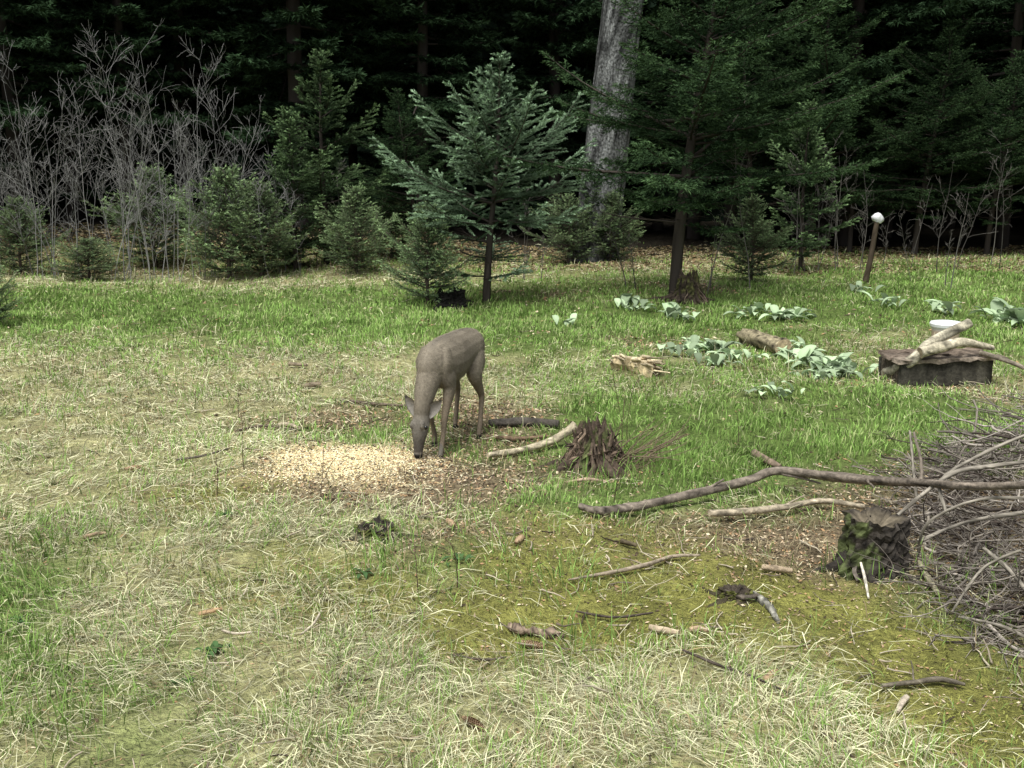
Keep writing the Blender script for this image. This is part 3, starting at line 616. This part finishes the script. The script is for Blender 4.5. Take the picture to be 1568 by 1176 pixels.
shrubs("bare_shrub",[(40,392,2.4,6),(95,394,2.9,6),(140,396,3.1,6),(180,398,2.9,6),(220,396,3.1,5),(305,404,3.4,6),(335,400,2.5,6),(10,392,2.3,5),(265,398,2.5,6),(400,402,2.1,5),(430,400,2.2,3),(365,396,2.5,4)],(.27,.265,.255),.0085,14)
shrubs("bare_shrub",[(485,402,1.7,3),(600,392,1.2,2),(1130,444,1.9,3),(1205,420,2.0,3),(1300,415,1.9,4),(1380,410,1.8,3),(1450,438,1.5,3),(1500,412,1.9,3),(1010,448,1.2,2),(860,424,1.2,3),(1260,412,2.2,3)],(.16,.15,.135),.009,11)
b=B()
for px,py,h in [(490,775,.33),(332,760,.22),(366,640,.2),(374,720,.3),(685,800,.15),(940,770,.3),(1046,560,.2),(640,905,.2),(700,900,.22),(300,620,.12),(1130,690,.25),(950,700,.55),(960,690,.5),(620,740,.1)]:
    c=P(px,py);shrub(b,rg,c,h,.0035,(rg.normal(0,.1),0),(.14,.1,.07),3,1,unit(np.array([rg.normal(0,.12),0,1.])))
b.obj("thin_saplings",[M_twig])
b=B();n=26000;x=rg.uniform(-11,11,n);y=rg.uniform(17.8,23,n)
flakes(b,x,y,height(x,y)+.01,rg.uniform(.02,.06,n),np.array([(.25,.18,.1),(.12,.09,.05),(.16,.14,.06),(.4,.33,.2)])[rg.integers(0,4,n)]*(.5+.6*rg.random((n,1))))
b.obj("forest_floor_litter",[M_litter])
# ------------------------------------------------------------------ roe deer
def loft(b,pts,w,h,side=(0,1,0),n=None,sides=16):
    pts=np.array(pts,float);w=np.array(w,float);h=np.array(h,float)
    n=n or len(pts)*4;p2,w2=resamp(pts,w,n);_,h2=resamp(pts,h,n)
    tube(b,p2,w2,(1,1,1),sides,rough=0,flat=h2,side=side,colvar=0)
b=B()
loft(b,[(-.425,0,.60),(-.40,0,.60),(-.34,0,.598),(-.22,0,.60),(-.10,0,.585),(.02,0,.568),(.14,0,.562),(.24,0,.56),(.31,0,.55),(.37,0,.53),(.405,0,.51)],
 [.03,.07,.110,.125,.124,.135,.130,.112,.094,.068,.03],[.04,.085,.118,.127,.144,.162,.162,.154,.13,.10,.045])
loft(b,[(.18,0,.60),(.27,0,.57),(.345,0,.50),(.405,0,.42),(.445,0,.345),(.468,0,.285)],[.07,.084,.076,.064,.053,.044],[.10,.112,.10,.08,.065,.052])
loft(b,[(.450,0,.318),(.460,0,.298),(.472,0,.262),(.485,0,.225),(.498,0,.175),(.509,0,.125),(.518,0,.078),(.523,0,.042),(.524,0,.024)],
 [.02,.042,.053,.058,.048,.035,.029,.027,.016],[.025,.048,.058,.06,.050,.037,.030,.026,.014])
for s_ in(-1,1):
    loft(b,[(.52,s_*.030,.262),(.535,s_*.034,.238),(.532,s_*.032,.215)],[.010,.015,.008],[.010,.014,.008],n=8)
    loft(b,[(.22,s_*.07,.66),(.25,s_*.085,.58),(.26,s_*.075,.48)],[.02,.035,.03],[.05,.07,.06],n=12)
for s_,K in ((1,[(.27,.06,.56),(.235,.078,.49),(.225,.085,.41),(.29,.092,.31),(.335,.097,.235),(.362,.10,.155),(.39,.10,.075),(.408,.10,.035),(.415,.10,-.004)]),
             (-1,[(.26,-.06,.56),(.225,-.078,.49),(.195,-.085,.41),(.185,-.082,.31),(.17,-.077,.235),(.145,-.072,.155),(.115,-.07,.075),(.122,-.07,.035),(.128,-.07,-.004)])):
    loft(b,K,[.04,.048,.038,.025,.021,.0145,.0175,.016,.019],[.07,.08,.06,.033,.024,.016,.020,.018,.023],sides=12)
loft(b,[(-.29,.055,.60),(-.24,.08,.53),(-.165,.10,.45),(-.20,.11,.36),(-.245,.118,.275),(-.215,.125,.17),(-.175,.132,.075),(-.158,.133,.035),(-.15,.134,-.004)],
 [.05,.060,.052,.030,.020,.0155,.0175,.016,.019],[.09,.11,.082,.046,.028,.019,.020,.018,.023],sides=12)
loft(b,[(-.31,-.055,.60),(-.28,-.08,.53),(-.235,-.10,.45),(-.32,-.11,.36),(-.40,-.12,.28),(-.395,-.125,.17),(-.385,-.13,.075),(-.375,-.13,.035),(-.368,-.13,-.004)],
 [.05,.060,.052,.030,.020,.0155,.0175,.016,.019],[.09,.11,.082,.046,.028,.019,.020,.018,.023],sides=12)
raw=b.mesh("raw",[M_fur]);ro=bpy.data.objects.new("raw",raw);scene.collection.objects.link(ro)
m=ro.modifiers.new("r",'REMESH');m.mode='VOXEL';m.voxel_size=.006
m=ro.modifiers.new("s",'SMOOTH');m.factor=.6;m.iterations=4
bpy.context.view_layer.update();dg=bpy.context.evaluated_depsgraph_get()
dm=bpy.data.meshes.new_from_object(ro.evaluated_get(dg));bpy.data.objects.remove(ro)
nv=len(dm.vertices);co=np.zeros(nv*3);dm.vertices.foreach_get("co",co);co=co.reshape(-1,3)
nr=np.zeros(nv*3);dm.vertices.foreach_get("normal",nr);nr=nr.reshape(-1,3)
def furcol(co):
    x,y,z=co.T;C=np.tile(np.array([.195,.168,.128]),(len(co),1))
    nz=(fbm(x*14+z*9,y*14+z*5,400)-.5)[:,None];C*=1+.7*nz
    def mix(C,c,w):w=np.clip(w,0,1)[:,None];return C*(1-w)+np.array(c)*w
    C=mix(C,(.12,.105,.085),sm((z-.66)/.06)*sm((.035-np.abs(y))/.03)*.6)
    C=mix(C,(.175,.14,.10),sm((.46-z)/.14)*(x<.42))
    C=mix(C,(.26,.22,.17),sm((.45-z)/.05)*sm((.18-np.abs(x+.02))/.1)*sm((.1-np.abs(y))/.04)*(z>.38))
    C=mix(C,(.42,.38,.3),sm((-.40-x)/.03)*(z>.5))
    hd=(x>.43)&(z<.32);hs_=sm((.33-z)/.08)*(x>.40)
    C=mix(C,(.15,.135,.112),hs_);C=mix(C,(.08,.068,.057),hd*sm((.19-z)/.08)*(x>.5))
    C=mix(C,(.33,.3,.25),hd*sm((.25-z)/.02)*sm((z-.19)/.03)*(np.abs(y)>.036)*.6)
    C=mix(C,(.26,.235,.2),hd*sm((.075-z)/.015)*.5)
    C=mix(C,(.012,.011,.010),hd*sm((.062-z)/.01)*sm((x-.5)/.02))
    C=mix(C,(.02,.017,.014),sm((.034-z)/.01)*(x<.43))
    return C
a=dm.color_attributes.new("Col",'FLOAT_COLOR','POINT')
a.data.foreach_set("color",np.concatenate([furcol(co),np.ones((nv,1))],1).astype(np.float32).ravel())
dm.materials.clear();dm.materials.append(M_fur)
dm.polygons.foreach_set("use_smooth",np.ones(len(dm.polygons),bool))
ang=math.atan2(-.94,-.34);dz=float(height(DX,DY))
deer=link("roe_deer",dm,None,(DX,DY,dz),ang)
rg=np.random.default_rng(12);ii=rg.integers(0,nv,40000);p=co[ii]+rg.normal(0,.002,(40000,3));nn=nr[ii]
okk=(p[:,2]>.06);p,nn=p[okk],nn[okk];flow=np.tile(np.array([-.8,0,-.6]),(len(p),1));hd=(p[:,0]>.43)&(p[:,2]<.33);flow[hd]=(-.1,0,.9)
leg=(p[:,2]<.4)&~hd;flow[leg]=(0,0,-1);flow-=nn*(flow*nn).sum(1,keepdims=True);flow=unit(flow)
L=np.where(hd|leg,.006,.014)*rg.uniform(.6,1.3,len(p));dr=unit(flow+nn*rg.uniform(.05,.25,(len(p),1))+rg.normal(0,.12,p.shape))
sv=unit(np.cross(dr,nn))*.001;V=np.stack([p-sv,p+sv,p+dr*L[:,None]],1)
C=furcol(p)*rg.uniform(.6,1.6,(len(p),1));b=B();b.add(V,np.arange(len(p)*3).reshape(-1,3),np.repeat(C,3,0));b.obj("fur_coat",[M_litter],deer)
def ear(name,s_,dirv,face):
    b=B();d=unit(np.array(dirv));f=unit(np.array(face)-d*np.dot(face,d));s=np.cross(d,f);base=np.array([.462,s_*.034,.283]);nu,nvv=14,9
    for layer,off,cc in((0,0.,(.17,.145,.11)),(1,.003,(.25,.23,.2))):
        V=[];C=[]
        for i in range(nu):
            t=i/(nu-1);w=.038*(math.sin(math.pi*min(t*.78+.2,1))**.6)*(1-max(t-.75,0)*1.6)
            if i==nu-1:w=.008
            for j in range(nvv):
                v=j/(nvv-1)*2-1;q=base+d*.142*t+s*w*math.sin(v*1.35)+f*(-.024*math.cos(v*1.35)*(w/.038)+off)
                V.append(q);ed=abs(v)>.8 or t>.9;C.append(np.array(cc)*(.35 if ed and layer else 1))
        fc=[]
        for i in range(nu-1):
            for j in range(nvv-1):
                q=i*nvv+j;fc+=[(q,q+1,q+nvv+1),(q,q+nvv+1,q+nvv)]
        b.add(V,fc,np.array(C),0,True)
    b.obj(name,[M_fur],deer)
ear("ear_left",1,(-.05,.66,.72),(1,.25,.1));ear("ear_right",-1,(-.05,-.55,.82),(1,-.25,.1))
for s_ in(-1,1):
    b=B();c=np.array([.511,s_*.048,.222]);t=np.linspace(-1,1,9)
    tube(b,[c+np.array([.2,0,-1])*.0145*q for q in t],.0125*np.sqrt(np.maximum(1-t**2,.01)),(.008,.007,.006),10,rough=0,colvar=0);b.obj("eye",[M_eye],deer)
b=B();tube(b,[(-.42,0,.655),(-.44,0,.625),(-.442,0,.60)],[.018,.02,.008],(.2,.17,.13),8,n=8,rough=.05);b.obj("tail",[M_fur],deer)
# ------------------------------------------------------------------ light
w=bpy.data.worlds.new("World");scene.world=w;w.use_nodes=True;nt=w.node_tree
sky=nt.nodes.new('ShaderNodeTexSky');sky.sky_type='NISHITA';sky.sun_disc=False
EL,AZ=math.radians(66),math.radians(205)
sky.sun_elevation=EL;sky.sun_rotation=AZ;sky.dust_density=3;sky.air_density=1.
hs=nt.nodes.new('ShaderNodeHueSaturation');hs.inputs['Saturation'].default_value=.4
nt.links.new(sky.outputs[0],hs.inputs['Color'])
bg=nt.nodes['Background'];bg.inputs[1].default_value=.15;nt.links.new(hs.outputs[0],bg.inputs[0])
sd=bpy.data.lights.new("sun",'SUN');sd.energy=4.2;sd.angle=math.radians(36);sd.color=(1,1,.95)
so=bpy.data.objects.new("sun",sd);scene.collection.objects.link(so)
dv=Vector((math.sin(AZ)*math.cos(EL),math.cos(AZ)*math.cos(EL),math.sin(EL)))
so.rotation_euler=dv.to_track_quat('Z','Y').to_euler()
scene.view_settings.view_transform='Standard';scene.view_settings.look='None';scene.view_settings.exposure=0
print("instances",cnt)
